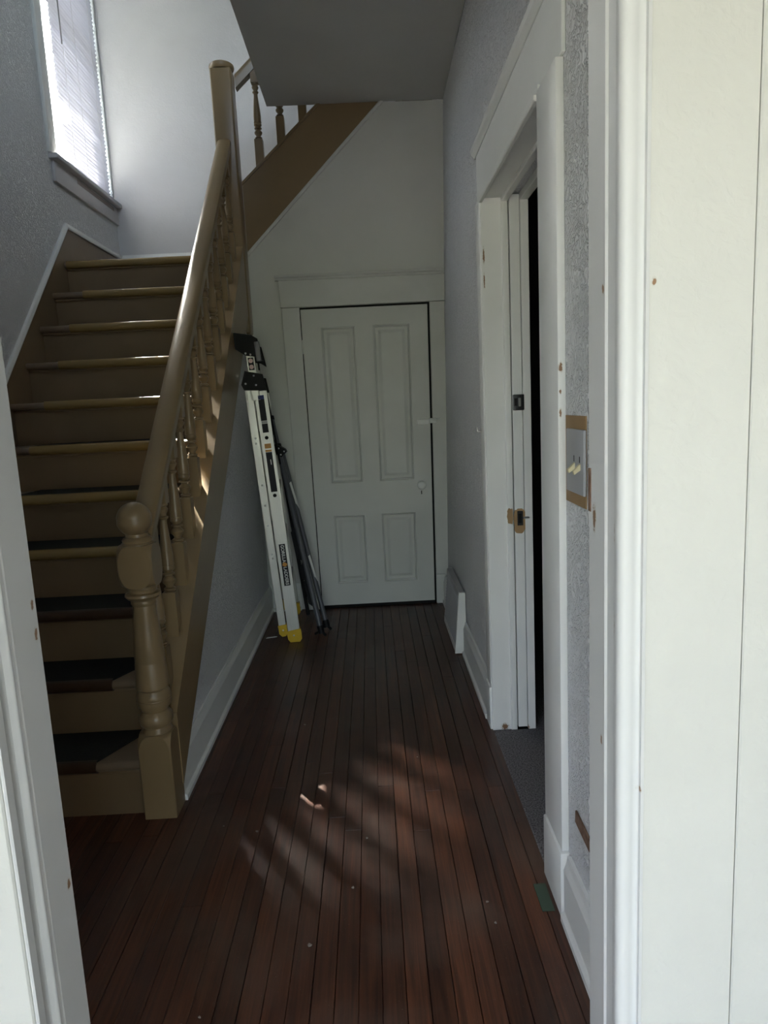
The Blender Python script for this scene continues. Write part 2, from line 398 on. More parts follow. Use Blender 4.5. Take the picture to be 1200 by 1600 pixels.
# unseen porch, added to shape the daylight at the front door; ground outside
PX, PY = 1.75, -4.6                             # half width and open end of the porch
shell('added_porch_floor', [(-PX-.1, PX+.1, PY-.2, YO+.02, -.25, -.06)], M['porch'])
shell('added_porch_ceiling', [(-PX-.1, PX+.1, PY-.2, YO+.02, 2.62, 2.75)], M['siding'])
shell('added_porch_wall_left', [(-PX-.1, -PX, PY, YO+.02, -.06, .9), (-PX-.1, -PX, PY, -3.2, .9, 2.62), (-PX-.1, -PX, -.9, YO+.02, .9, 2.62)], M['siding'])
shell('added_porch_wall_right', [(PX, PX+.1, PY, YO+.02, -.06, 2.62)], M['siding'])
shell('sky_block_hedge', [(-30, 30, -30, -26, -.6, 4.4)], M['hedge'])  # unseen hedge block, added to cut off light from the low sky
shell('ground', [(-40, 40, -40, 40, -.9, -.6)], M['lawn'])

# ------------------------------------------------------------------ baseboards (board, cap bead, shoe)
BB = [(0,0),(.030,0),(.030,.018),(.022,.026),(.020,.030),(.020,.150),(.013,.172),(.010,.190),(0,.190)]
def baseboard(name, poly_axis, pts, a, b, sign, at, mat=M['white']):
    bm = bmesh.new()
    if poly_axis == 1: prism(bm, [(at + sign*u, v) for u, v in BB], 1, a, b)
    else: prism(bm, [(at + sign*u, v) for u, v in BB], 0, a, b)
    return structure(obj(name, bm, mat))
baseboard('baseboard_right', 1, BB, YF, 1.655, -1, XR)
baseboard('baseboard_right.001', 1, BB, 2.862, 3.64, -1, XR)
baseboard('baseboard_right.002', 1, BB, 4.26, YFAR, -1, XR)
bm = bmesh.new(); prism(bm, [(XS-.022+u, v) for u, v in BB], 1, 2.345, YFAR-.001); structure(obj('baseboard_left', bm, M['white']))
bm = bmesh.new(); prism(bm, [(YFAR-u, v) for u, v in BB], 0, XS-.022+.03, -.545); structure(obj('baseboard_far', bm, M['white']))

# ------------------------------------------------------------------ front doorway frame
fr = structure(empty('trim_1', (FX1, YO, 0)))
def plan(name, poly, z0, z1, mat, par, smooth=False): return adopt(prismo(name, poly, 2, z0, z1, mat, None, smooth), par)
arc = lambda cx, cy, r, a0, a1, n=7: [(cx + r*math.cos(math.radians(a0+(a1-a0)*i/(n-1))), cy + r*math.sin(math.radians(a0+(a1-a0)*i/(n-1)))) for i in range(n)]
# right jamb: flat, thin bead line, flat, then the casing's rounded bead and cove, then the flat board
jr = [(FX1+.03, YF+.001), (FX1, YF+.001), (FX1, 1.020), (FX1-.0035, 1.0165), (FX1, 1.013), (FX1, .9735), (FX1+.03, .9735)]
plan('jamb', jr, -.05, FZ, M['front_jamb'], fr)
mr = [(FX1+.03, .973), (FX1-.004, .973)] + arc(FX1+.006, .958, .012, 165, 285) + arc(FX1+.020, .938, .0115, 130, 20) + [(.3745, .9405), (.3745, YO+.02), (FX1+.03, YO+.02)]
plan('casing_moulding', mr, -.05, FZ, M['front_jamb'], fr, True)
plan('casing_board', [(.3750, YO+.02), (.3750, YO+.0025), (.3775, YO), (.5205, YO), (.5222, YO+.004), (.5222, YO+.02)], -.06, 3.0, M['front'], fr)
jl = [(FX0-.03, YF+.001), (FX0, YF+.001), (FX0, 1.0215), (FX0-.002, 1.020), (FX0-.002, 1.017), (FX0+.001, 1.0145)] + arc(FX0-.004, 1.002, .0075, 60, -50, 6) + [(FX0-.004, .9905), (FX0-.03, .9905)]
plan('jamb', jl, -.05, FZ, M['front_jamb'], fr, True)
plan('stop', [(FX0-.03, .9895), (FX0-.020, .9895), (FX0-.020, .9725), (FX0-.002, .9695), (FX0-.0015, .951), (FX0-.004, .949), (FX0-.03, .949)], -.05, FZ, M['front_jamb'], fr)
plan('casing_board', [(-.71, YO+.02), (-.71, YO), (FX0-.0085, YO), (FX0-.0060, YO+.003), (FX0-.0060, YO+.02)], -.06, 3.0, M['front'], fr)
adopt(boxo('head_jamb', (FX0-.03, FX1+.03, YO+.02, YF+.001, FZ, FZ+.03), M['front']), fr)
adopt(boxo('head_casing', (-.71, .5222, YO, YO+.0195, FZ, FZ+.14), M['front']), fr)
adopt(boxo('strike_mortise', (FX1-.0012, FX1+.01, YF-.010, YF+.0025, 1.212, 1.282), M['bare_wood'], bev=.0004), fr)
# outside wall boards beyond the casing
for i in range(7):
    x0 = .5236 + .24*i
    adopt(boxo('wall_board', (x0, x0+.2388, YO+.001, YO+.02, -.06, 3.0), M['front'], bev=.002), fr)
    x1 = -.7115 - .24*i
    adopt(boxo('wall_board', (x1-.2388, x1, YO+.001, YO+.02, -.06, 3.0), M['front'], bev=.002), fr)

# ------------------------------------------------------------------ side doorway (right wall) with a pocket door
d2 = structure(empty('door_2', (XR, DY1, 0)))
CX = XR - .020
def ad(o): return adopt(o, d2)
ad(boxo('casing', (CX, XR, 1.672, DY0-.014, .192, 2.150), M['jamb'], bev=.003, seg=2))
ad(boxo('plinth_block', (CX-.006, XR, 1.664, DY0-.012, 0, .190), M['white'], bev=.003, seg=2))
ad(boxo('casing', (CX, XR, DY1+.012, DY1+.105, .192, 2.150), M['jamb'], bev=.003, seg=2))
ad(boxo('plinth_block', (CX-.006, XR, DY1+.010, DY1+.108, 0, .190), M['white'], bev=.003, seg=2))
ad(boxo('head_casing', (CX+.010, XR, 1.655, DY1+.112, 2.152, 2.335), M['white'], bev=.002))
ad(prismo('cap_moulding', [(CX-.008, 2.364), (XR+.004, 2.364), (XR, 2.336), (CX+.008, 2.336), (CX+.003, 2.344), (CX-.004, 2.352)], 1, 1.630, DY1+.145, M['white']))
# far jamb: casing return, board, bead; pocket-door leading edge; outer board
ad(boxo('jamb', (CX+.003, .548, DY1, DY1+.0115, 0, DZ-.001), M['jamb'], bev=.0015))
ad(boxo('jamb_bead', (.536, .562, DY1-.010, DY1+.0115, 0, DZ-.001), M['jamb'], bev=.004, seg=3))
sl = ad(boxo('pocket_door_edge', (.5665, .606, DY1-.004, DY1+.06, .012, DZ-.008), M['white'], bev=.002))
ad(boxo('jamb', (.6085, .640, DY1-.006, DY1+.06, 0, DZ-.001), M['jamb'], bev=.0015))
ad(boxo('jamb_core', (.548, .612, DY1+.061, DY1+.075, 0, DZ-.001), M['black_gap'], bev=0))
# near jamb (hidden side) and head jamb
ad(boxo('jamb', (CX+.003, .640, DY0-.0135, DY0, 0, DZ-.001), M['jamb'], bev=.0015))
ad(boxo('head_jamb', (CX+.003, .550, DY0, DY1, DZ-.018, DZ-.001), M['jamb'], bev=.0015))
ad(boxo('head_bead', (CX-.004, CX+.012, DY0, DY1, DZ-.034, DZ-.0185), M['jamb'], bev=.003))
ad(boxo('head_stop', (.536, .562, DY0, DY1, DZ-.034, DZ-.018), M['jamb'], bev=.003))
ad(boxo('head_jamb', (.6085, .640, DY0, DY1, DZ-.03, DZ-.001), M['jamb'], bev=.0015))
# flush latch plate, bare patch with its empty lock mortise
lat = ad(boxo('latch_plate', (.567, .612, DY1-.0115, DY1-.0045, 1.349, 1.411), M['dark_metal'], bev=.003, seg=2))
tag(lat, 'dark grey metal latch plate')
a = boxo('latch_slot', (.571, .584, DY1-.0125, DY1-.0112, 1.366, 1.396), M['black_gap'], bev=.0004); adopt(a, lat)
a = boxo('latch_tongue', (.588, .598, DY1-.0165, DY1-.0112, 1.364, 1.398), M['steel'], bev=.002); adopt(a, lat)
bm = bmesh.new()
random.seed(3)
def blob(bm, cx, cz, rx, rz, y, n=22, jit=.18):
    vs = [bm.verts.new((cx + rx*(1+random.uniform(-jit, jit))*math.copysign(abs(math.cos(t))**.6, math.cos(t)), y, cz + rz*(1+random.uniform(-jit, jit)*.5)*math.copysign(abs(math.sin(t))**.6, math.sin(t)))) for t in [2*math.pi*i/n for i in range(n)]]
    f = bm.faces.new(vs); r = bmesh.ops.extrude_face_region(bm, geom=[f])
    bmesh.ops.translate(bm, verts=[v for v in r['geom'] if isinstance(v, bmesh.types.BMVert)], vec=(0, .001, 0))
blob(bm, .588, .905, .024, .050, DY1-.0052); 
bp = tag(ad(obj('bare_patch', bm, M['bare'])), 'bare tan patch around the old lock mortise')
bm = bmesh.new(); blob(bm, .547, .925, .012, .032, DY1-.0112); tag(ad(obj('bare_patch', bm, M['bare'])), 'bare tan smear on the jamb bead')
a = boxo('lock_plate', (.577, .600, DY1-.0078, DY1-.0053, .885, .945), M['dark_metal'], bev=.001); adopt(a, bp)
a = boxo('lock_slot', (.581, .594, DY1-.0090, DY1-.0076, .896, .934), M['black_gap'], bev=.0003); adopt(a, bp)
a = boxo('lock_tongue', (.600, .625, DY1-.014, DY1-.0075, .913, .921), M['steel'], bev=.002); adopt(a, bp)

# ------------------------------------------------------------------ far door
d1 = structure(empty('door_1', (0, YFAR, 0)))
def tap(o):                                     # the old opening is a little wider at the top than at the bottom
    for v in o.data.vertices: v.co.x = -.003 + (v.co.x + .003)*(1 + .0285*(v.co.z - 1.0)*1.0)
    return adopt(o, d1)
DL, DR, DT = -.409, .402, 2.032
P1 = [(-.287, -.068, .882, 1.912), (.047, .284, .880, 1.918), (-.275, -.066, .180, .653), (.053, .281, .172, .648)]
YD = YFAR - .012
bm = bmesh.new()
xs = [DL, P1[0][0], P1[0][1], P1[1][0], P1[1][1], DR]
def fb(x0, x1, z0, z1): box(bm, x0, x1, YD, YD+.034, z0, z1)
fb(DL, P1[0][0], .022, DT); fb(P1[1][1], DR, .022, DT)
fb(P1[0][0], P1[1][1], 1.917, DT); fb(P1[0][0], P1[1][1], .654, .880); fb(P1[0][0], P1[1][1], .022, .174)
fb(P1[0][1], P1[1][0], .880, 1.917); fb(P1[0][1], P1[1][0], .174, .654)
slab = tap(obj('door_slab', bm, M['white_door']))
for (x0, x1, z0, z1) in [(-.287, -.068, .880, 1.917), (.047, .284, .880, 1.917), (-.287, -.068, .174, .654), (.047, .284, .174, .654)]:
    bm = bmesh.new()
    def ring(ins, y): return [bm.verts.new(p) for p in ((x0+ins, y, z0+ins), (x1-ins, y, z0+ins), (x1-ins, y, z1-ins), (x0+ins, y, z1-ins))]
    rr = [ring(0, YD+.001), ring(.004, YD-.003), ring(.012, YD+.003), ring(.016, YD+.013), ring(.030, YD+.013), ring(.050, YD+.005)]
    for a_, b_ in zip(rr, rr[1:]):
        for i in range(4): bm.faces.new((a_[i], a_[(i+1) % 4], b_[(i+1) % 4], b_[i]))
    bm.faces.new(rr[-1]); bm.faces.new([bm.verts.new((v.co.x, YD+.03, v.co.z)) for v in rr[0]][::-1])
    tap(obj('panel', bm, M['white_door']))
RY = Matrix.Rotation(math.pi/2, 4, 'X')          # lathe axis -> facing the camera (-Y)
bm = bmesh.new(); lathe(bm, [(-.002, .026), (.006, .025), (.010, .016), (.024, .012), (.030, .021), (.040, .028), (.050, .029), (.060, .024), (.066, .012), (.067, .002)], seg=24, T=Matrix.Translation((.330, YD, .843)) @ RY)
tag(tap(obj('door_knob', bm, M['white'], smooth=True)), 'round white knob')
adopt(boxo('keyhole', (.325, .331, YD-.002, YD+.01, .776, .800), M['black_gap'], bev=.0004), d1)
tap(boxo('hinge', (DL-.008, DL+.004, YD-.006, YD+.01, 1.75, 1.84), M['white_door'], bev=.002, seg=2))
# black strips that paint in the shadow of the door gaps, then casing
tap(boxo('gap_shadow', (DR+.001, DR+.0135, YFAR-.004, YFAR+.01, .0, DT+.004), M['black_gap'], bev=0))
tap(boxo('gap_shadow', (DL-.0055, DL-.0005, YFAR-.004, YFAR+.01, .022, DT+.004), M['black_gap'], bev=0))
tap(boxo('gap_shadow', (DL-.0055, DR+.0135, YFAR-.004, YFAR+.01, DT+.0045, 2.0488), M['black_gap'], bev=0))
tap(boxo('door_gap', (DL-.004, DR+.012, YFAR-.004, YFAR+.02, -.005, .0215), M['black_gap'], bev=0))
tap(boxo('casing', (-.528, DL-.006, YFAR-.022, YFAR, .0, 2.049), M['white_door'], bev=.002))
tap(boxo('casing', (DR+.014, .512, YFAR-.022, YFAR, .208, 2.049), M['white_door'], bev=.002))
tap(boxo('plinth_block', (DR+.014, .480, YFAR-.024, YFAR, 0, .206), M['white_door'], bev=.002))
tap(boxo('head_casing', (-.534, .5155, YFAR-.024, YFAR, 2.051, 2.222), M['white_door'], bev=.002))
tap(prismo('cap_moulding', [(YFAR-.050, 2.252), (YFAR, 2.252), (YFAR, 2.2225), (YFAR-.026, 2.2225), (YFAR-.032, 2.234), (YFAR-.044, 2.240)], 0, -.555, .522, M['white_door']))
hs = tap(boxo('hasp', (.314, .400, YD-.012, YD-.0005, 1.248, 1.284), M['jamb'], bev=.003, seg=2))
a = boxo('hasp_barrel', (.312, .322, YD-.018, YD-.010, 1.246, 1.286), M['jamb'], bev=.003, seg=2); adopt(a, hs)
a = boxo('hasp_strap', (.396, .445, YFAR-.034, YFAR-.0225, 1.256, 1.290), M['jamb'], bev=.003, seg=2); adopt(a, hs)
bm = bmesh.new(); tube_path(bm, [(.425, YFAR-.022, 1.275), (.425, YFAR-.048, 1.275), (.468, YFAR-.048, 1.283), (.468, YFAR-.022, 1.283)], .005, 8)
adopt(obj('staple', bm, M['jamb']), hs)

# ------------------------------------------------------------------ stair window with its blind
w1 = structure(empty('window_1', (XL, 5.0, WZ0)))
def aw(o): return adopt(o, w1)
aw(boxo('casing', (XL, XL+.022, 4.36, WY0-.003, WZ0-.002, 5.12), M['white'], bev=.003, seg=2))
aw(boxo('head_casing', (XL, XL+.022, 4.35, YB, WZ1+.005, WZ1+.16), M['white'], bev=.003))
aw(boxo('sill', (XL-.14, XL+.055, 4.37, YB-.002, 2.925, 2.955), M['sill'], bev=.006, seg=3))
aw(boxo('apron', (XL, XL+.020, 4.40, YB-.003, 2.805, 2.924), M['sill'], bev=.004, seg=2))
tag(aw(boxo('sill_worn_strip', (XL+.0202, XL+.0222, 4.72, 5.36, 2.885, 2.912), M['sill_worn'], bev=.0006)), 'worn brownish strip under the sill')
XG = XL - .125
for b in ((WY0, WY0+.035, WZ0, WZ1), (WY1-.045, WY1, WZ0, WZ1)): aw(boxo('sash_stile', (XG-.02, XG+.02, *b), M['white'], bev=.003))
for z in (WZ0, 3.95, WZ1-.05): aw(boxo('sash_rail', (XG-.02, XG+.02, WY0+.036, WY1-.046, z, z+.05), M['white'], bev=.003))
for z0, z1 in ((WZ0+.051, 3.949), (4.001, WZ1-.051)): aw(boxo('pane', (XG-.002, XG+.002, WY0+.036, WY1-.046, z0, z1), M['glass'], bev=0))
bl = tag(empty('window_blind', (XL-.035, 5.05, WZ0)), 'white slatted blind hanging half broken in the stair window', 'blind')
XB = XL - .014
BL0, BL1 = 4.650, 5.412
bm = bmesh.new()
CH = .026; tilt = math.radians(62)
pts = []
for i in range(5):
    t = (i/4 - .5)*CH; c = .0028*(1 - (2*i/4 - 1)**2)
    pts.append((t*math.cos(tilt) - c*math.sin(tilt), t*math.sin(tilt) + c*math.cos(tilt)))
rows = [[bm.verts.new((u, y, v)) for (u, v) in pts] for y in (0.0, BL1-BL0)]
for i in range(4): bm.faces.new((rows[0][i], rows[0][i+1], rows[1][i+1], rows[1][i]))
for f in bm.faces: f.smooth = True
slat_me = bpy.data.meshes.new('slat'); bm.to_mesh(slat_me); bm.free(); slat_me.materials.append(M['slat'])
random.seed(11)
PITCH = .0262; zz = WZ0 + .045; i = 0
while zz < WZ1 - .06:
    o = bpy.data.objects.new('slat', slat_me); COL.objects.link(o)
    cut = 0.0
    if 3.29 < zz < 3.34: cut = .17
    elif 3.26 < zz <= 3.29: cut = .10
    elif zz < 3.26: cut = random.uniform(.005, .03) + (.02 if zz < 3.2 else 0)
    else: cut = random.uniform(-.012, .006)
    o.location = (XB, BL0 + cut, zz + random.uniform(-.0012, .0012)); o.scale.y = (BL1 - BL0 - cut)/(BL1 - BL0)
    o.rotation_euler = (random.uniform(-.004, .004), random.uniform(-.10, .10), 0)
    adopt(o, bl); zz += PITCH; i += 1
adopt(boxo('bottom_rail', (XB-.012, XB+.012, BL0+.03, BL1, WZ0+.010, WZ0+.026), M['slat'], bev=.003), bl)
adopt(boxo('head_rail', (XB-.014, XB+.014, BL0, BL1, WZ1-.05, WZ1-.02), M['slat'], bev=.003), bl)
for yy in (BL0+.13, BL0+.34, BL1-.12):
    bm = bmesh.new(); tube(bm, (XB+.015, yy, WZ0+.02), (XB+.015, yy, WZ1-.04), .0009, 6); adopt(obj('lift_cord', bm, M['sill']), bl)
bm = bmesh.new(); tube(bm, (XB+.022, BL0+.10, 3.72), (XB+.026, BL0+.09, WZ1-.05), .004, 8); adopt(obj('tilt_wand', bm, M['label_grey']), bl)

# ------------------------------------------------------------------ staircase
st = tag(empty('staircase', (-1.3, 2.25, 0)), 'tan painted staircase climbing to the window landing, with turned balusters and black mats', 'staircase')
def a_s(o): return adopt(o, st)
N, Y0, RUN, RISE, Z1 = 11, 2.25, .214, .2132, .209
SX0, SX1 = XL+.012, -.862
def nose(cy, zt, th, r, back):                   # tread outline in (Y, Z): bullnose at cy
    pr = [(back, zt), (back, zt-th), (cy+r, zt-th)]
    for i in range(1, 8):
        t = -math.pi/2 - math.pi*i/8
        pr.append((cy + r + r*math.cos(t), zt - th/2 + th/2*math.sin(t)))
    return pr + [(cy+r, zt)]
for i in range(N):
    yn, zt = Y0 + RUN*i, Z1 + RISE*i
    yr = yn + .030
    last = i == N-1
    back = yn + RUN + .03 if not last else YB - .001
    tr = a_s(prismo('tread', nose(yn, zt, .034, .017, back), 0, SX0, SX1 if i else -.860, M['tan_tread'], None, True))
    a_s(boxo('riser', (SX0+.002, SX1-.001, yr, yr+.018, zt-RISE+(.0005 if i else 0), zt-.0345), M['tan_riser'], bev=0))
    a_s(boxo('cove_moulding', (SX0+.003, SX1-.002, yr-.012, yr-.0005, zt-.048, zt-.0348), M['tan_riser'], bev=.004, seg=2))
    mx0, mx1 = (-1.635, -1.015) if not last else (SX0+.01, SX1-.02)
    if 1 <= i < N-1: mx0 += random.uniform(-.008, .008)
    # rubber mat with mitred front corners
    if i < 2: poly = [(mx0-.03, yn+.012), (mx1, yn+.012), (mx1+.115, yn+RUN+.028), (mx0-.03, yn+RUN+.028)]
    else: poly = [(mx0-.012*0, yn+.012), (mx1+.10, yn+.012), (mx1+.115, yn+RUN+.028), (mx0+.02, yn+RUN+.028)]
    if not last: adopt(prismo('stair_mat', poly, 2, zt+.0003, zt+.006, M['mat']), tr)
    sx1 = mx1 if i < 2 else mx1+.10
    if last: sx1 = mx1
    c = nose(yn-.004, zt+.0065, .046, .020, yn+.020)
    adopt(prismo('nosing_strip', c, 0, mx0-(.03 if i < 2 else 0), sx1, M['strip_dark'] if i < 3 else M['strip'], None, True), tr)
# skirt board on the stair wall, with a white cap
def zc(y): return 2.575 - (4.49 - y)*1.0
a_s(prismo('skirt_board', [(2.10, 0), (2.10, zc(2.10)-.0), (4.49, 2.555), (YB-.001, 2.555), (YB-.001, 1.95), (4.46, 1.95), (2.62, 0)], 0, XL, XL+.011, M['tan_riser']))
bm = bmesh.new()
capp = [(0, 0), (.020, 0), (.022, .010), (.016, .030), (.012, .034), (0, .034)]
sweep(bm, capp, (XL, 2.0, zc(2.0)-.018), (XL, 4.49, 2.555)); sweep(bm, capp, (XL, 4.49, 2.5552), (XL, YB-.002, 2.5552))
tag(a_s(obj('skirt_cap', bm, M['white'])), 'white cap moulding')
a_s(boxo('landing_skirt', (XL+.0115, .60, YB-.012, YB, 2.345, 2.555), M['tan_riser'], bev=0))
bm = bmesh.new(); prism(bm, [(YB, 2.5555), (YB-.022, 2.5555), (YB-.024, 2.565), (YB-.016, 2.580), (YB-.012, 2.592), (YB, 2.592)], 0, XL+.0225, .60)
tag(a_s(obj('skirt_cap', bm, M['white'])), 'white cap moulding')
# outer stringer with sloped flat top
def zs(y): return .335 + (y - 2.325)*.937
def zl(y): return .250 + (y - 2.54)*.868
a_s(prismo('stringer', [(2.335, zs(2.335)), (YFAR-.14, zs(YFAR-.14)), (YFAR-.14, zl(YFAR-.14)), (2.335, zl(2.335)-.0)], 0, -.862, XS+.002, M['tan']))
# closing board behind the stringer foot
# handrail
def zr(y): return 1.086 + (y - 2.431)*.9265
HX = -.812
rp = [(-.036, -.078), (.036, -.078), (.036, -.050), (.041, -.046), (.043, -.028), (.040, -.012), (.030, -.003), (.014, .001), (-.014, .001), (-.030, -.003), (-.040, -.012), (-.043, -.028), (-.041, -.046), (-.036, -.050)]
bm = bmesh.new(); sweep(bm, rp, (HX, 2.345, zr(2.345)), (HX, 4.5555, zr(4.5555)))
a_s(obj('handrail', bm, M['tan'], None, True))
# balusters
def baluster_mesh(bot, top, slope, axis, hb=.0245):
    """turned spindle: square foot cut to the slope, vase turning, square head; local z from foot to head"""
    bm = bmesh.new()
    L = top - bot
    def blk(z0, z1, cutlow, cuthigh, h):
        vs = box(bm, -h, h, -h, h, z0, z1)
        for v in vs:
            d = (v.co.x if axis == 0 else v.co.y)*slope
            if v.co.z < (z0+z1)/2 and cutlow: v.co.z += d
            if v.co.z > (z0+z1)/2 and cuthigh: v.co.z += d
    fz = .27*L; hz = .86*L
    blk(0, fz, True, False, hb); blk(hz, L, False, True, hb*.92)
    T = hz - fz
    P = [(0, .021), (.012, .022), (.022, .015), (.030, .0225), (.042, .0225), (.052, .014), (.075, .015), (.105, .0235), (.135, .0255), (.160, .020), (.178, .013), (.190, .014), (.198, .023), (.212, .0235), (.222, .015),
         (.240, .019), (.262, .0245), (.285, .0235), (.300, .022), (.306, .0245), (.318, .0245), (.324, .0235), (.42, .0235), (.55, .0205), (.68, .0160), (.78, .0125), (.82, .0130), (.835, .019), (.85, .020), (.862, .013),
         (.885, .0135), (.91, .0195), (.935, .0215), (.955, .017), (.968, .0155), (.978, .0215), (1.0, .0215)]
    lathe(bm, [(fz + t*T, r) for t, r in P], seg=14)
    me = bpy.data.meshes.new('baluster')
    bmesh.ops.recalc_face_normals(bm, faces=bm.faces)
    for f in bm.faces: f.smooth = True
    for e in bm.edges:
        if len(e.link_faces) == 2 and e.calc_face_angle(0) > math.radians(40): e.smooth = False
    bm.to_mesh(me); bm.free(); me.materials.append(M['tan']); return me
ym = 3.4
bme = baluster_mesh(zs(ym)-.004, zr(ym)-.075, .93, 1)
for k in range(13):
    y = 2.412 + .170*k
    o = bpy.data.objects.new('baluster', bme); COL.objects.link(o); o.location = (HX+.012, y, zs(y)-.004)
    o.scale.z = (zr(y)-.075 - zs(y)+.004)/(zr(ym)-.075 - zs(ym)+.004); adopt(o, st)
# lower newel post
NX, NY = -.803, 2.292
bm = bmesh.new()
def newel_block(z0, z1, h, cl, ch):
    """square block whose ends are rounded off by the lathe"""
    sec = []
    def ring(z, c):                              # rounded square, c = corner cut
        q = []
        for sx, sy in ((1,1), (-1,1), (-1,-1), (1,-1)):
            a, b_ = (h-c, h), (h, h-c)
            pr = [(sx*b_[0], sy*b_[1]), (sx*a[0], sy*a[1])]
            if sx*sy < 0: pr = pr[::-1]
            q += pr
        return [bm.verts.new((NX+u, NY+v, z)) for u, v in q]
    def end(z, d, c): return [(z + d*.062*(1-math.cos(t)), .004 + (c-.004)*(1-math.sin(t))) for t in [math.pi/2*q/5 for q in range(6)]]
    lo_ = end(z0, 1, cl) if cl > .006 else [(z0, .004)]
    zz_ = lo_ + end(z1, -1, ch)[::-1]
    rs = [ring(*q) for q in zz_]
    for a_, b_ in zip(rs, rs[1:]):
        for i in range(8): bm.faces.new((a_[i], a_[(i+1) % 8], b_[(i+1) % 8], b_[i]))
    bm.faces.new(rs[0][::-1]); bm.faces.new(rs[-1])
newel_block(0, .308, .0565, .0, .045)
newel_block(.832, .975, .0575, .040, .035)
NP = [(.300, .050), (.312, .052), (.322, .047), (.328, .047), (.334, .054), (.348, .0575), (.366, .0565), (.378, .049), (.384, .0445), (.392, .047), (.402, .0555), (.418, .0585), (.424, .0578), (.427, .0590), (.430, .0578), (.433, .0590), (.450, .0545), (.462, .049), (.470, .0565), (.476, .0565),
      (.560, .0515), (.566, .0500), (.569, .0512), (.574, .0498), (.578, .0508), (.66, .0455), (.745, .0385), (.757, .0395), (.763, .0385), (.770, .0425), (.777, .0425), (.782, .0405), (.788, .052), (.798, .0600), (.806, .058), (.811, .047), (.815, .047), (.822, .0485), (.833, .043), (.842, .044)]
lathe(bm, NP, NX, NY, 32)
lathe(bm, [(.970, .054), (.978, .0535), (.983, .048), (.990, .050), (.996, .046), (1.000, .037), (1.010, .036)], NX, NY, 32)
nw = a_s(obj('newel_post', bm, M['tan'], None, True))
bm = bmesh.new()
pr = [(1.006, .030)] + [(1.058 - .0585*math.cos(t), .0575*math.sin(t)) for t in [math.radians(36 + (179-36)*i/20) for i in range(21)]]
pr = [(z, r - (.0012 if 1.050 < z < 1.056 or 1.060 < z < 1.066 else 0)) for z, r in pr]
lathe(bm, pr, NX-.004, NY, 32)
adopt(obj('ball_finial', bm, M['tan'], None, True), nw)
# upper newel post: square, hanging below the stringer, round top with a cap disc
bm = bmesh.new(); box(bm, -.868, -.738, 4.556, 4.686, 1.885, 3.465, bev=.012, seg=3)
un = a_s(obj('newel_post', bm, M['tan'], None, True))
bm = bmesh.new(); lathe(bm, [(3.4655, .068), (3.472, .074), (3.482, .077), (3.494, .075), (3.502, .066), (3.506, .03)], -.803, 4.621, 32)
adopt(obj('newel_cap', bm, M['tan'], None, True), un)

# ------------------------------------------------------------------ upper flight
us = tag(empty('upper_staircase', (-.74, YFAR, 2.34)), 'dark tan upper flight of stairs rising above the white four-panel door', 'staircase')
def a_u(o): return adopt(o, us)
SL = .885
def zu(x): return 2.825 + (x + .743)*SL
a_u(prismo('stringer', [(-.7375, zu(-.7375)), (-.215, zu(-.215)), (-.215, ZC-.001), (.160, ZC-.001), (-.7375, 2.412)], 1, YFAR-.012, YFAR+.05, M['tan']))
bm = bmesh.new(); sweep(bm, [(-.022, -.012), (.06, -.012), (.06, .010), (-.018, .010), (-.022, .004)], (-.7375, YFAR, zu(-.7375)), (-.12, YFAR, zu(-.12)), U=(0,1,0))
a_u(obj('stringer_cap', bm, M['tan']))
bm = bmesh.new(); sweep(bm, [(-.016, -.026), (-.0005, -.026), (-.0005, 0), (-.020, 0), (-.022, -.010)], (-.735, YFAR, 2.4105), (.185, YFAR, 2.4105+.920*.975), U=(0,1,0))
tag(a_u(obj('stringer_trim', bm, M['white_door'])), 'white strip below the stringer')
hz0 = 3.462
bm = bmesh.new(); sweep(bm, [(-.03, -.085), (.03, -.085), (.036, -.04), (.034, -.012), (.02, 0), (-.02, 0), (-.034, -.012), (-.036, -.04)], (-.737, YFAR+.02, hz0+.017), (.30, YFAR+.02, hz0+.017+1.037*SL), U=(0,1,0))
a_u(obj('handrail', bm, M['tan'], None, True))
um = baluster_mesh(0, .563, SL, 0, .026)
for xx in (-.617, -.473, -.329, -.185):
    o = bpy.data.objects.new('baluster', um); COL.objects.link(o); o.location = (xx, YFAR+.02, zu(xx)+.006); adopt(o, us)
for i in range(5):
    x0 = -.55 + .214*i; z1 = 2.34 + .2132*(i+1)
    a_u(boxo('tread', (x0-.03, x0+.214, YFAR+.0605, YB-.013, z1-.03, z1), M['tan_tread'], bev=.004))
    a_u(boxo('riser', (x0, x0+.018, YFAR+.0605, YB-.013, z1-.2128, z1-.0305), M['tan_riser'], bev=0))

# ------------------------------------------------------------------ aluminium ladder leaning on the stringer
LA = Matrix.Translation((-.485, 4.02, .012)) @ Matrix.Rotation(math.radians(6.5), 4, 'Z') @ Matrix.Rotation(-.0655, 4, 'Y')
ld = tag(empty('step_ladder', (-.55, 4.3, 0)), 'folded aluminium step ladder with yellow feet and black hinges leaning on the stair stringer', 'ladder')
def al(o):
    o.matrix_world = LA; bpy.context.view_layer.update(); o.parent = ld; o.matrix_parent_inverse = ld.matrix_world.inverted(); return o
def channel(u0, u1, v0, v1, w0, w1, out):        # C-channel rail, web on the outer side
    bm = bmesh.new(); t = .004
    a_, b_ = (v0, v0+t) if out < 0 else (v1-t, v1)
    box(bm, u0, u1, a_, b_, w0, w1, bev=.001)
    box(bm, u0, u0+t, v0, v1, w0, w1, bev=.0008); box(bm, u1-t, u1, v0, v1, w0, w1, bev=.0008)
    return bm
V2 = .56
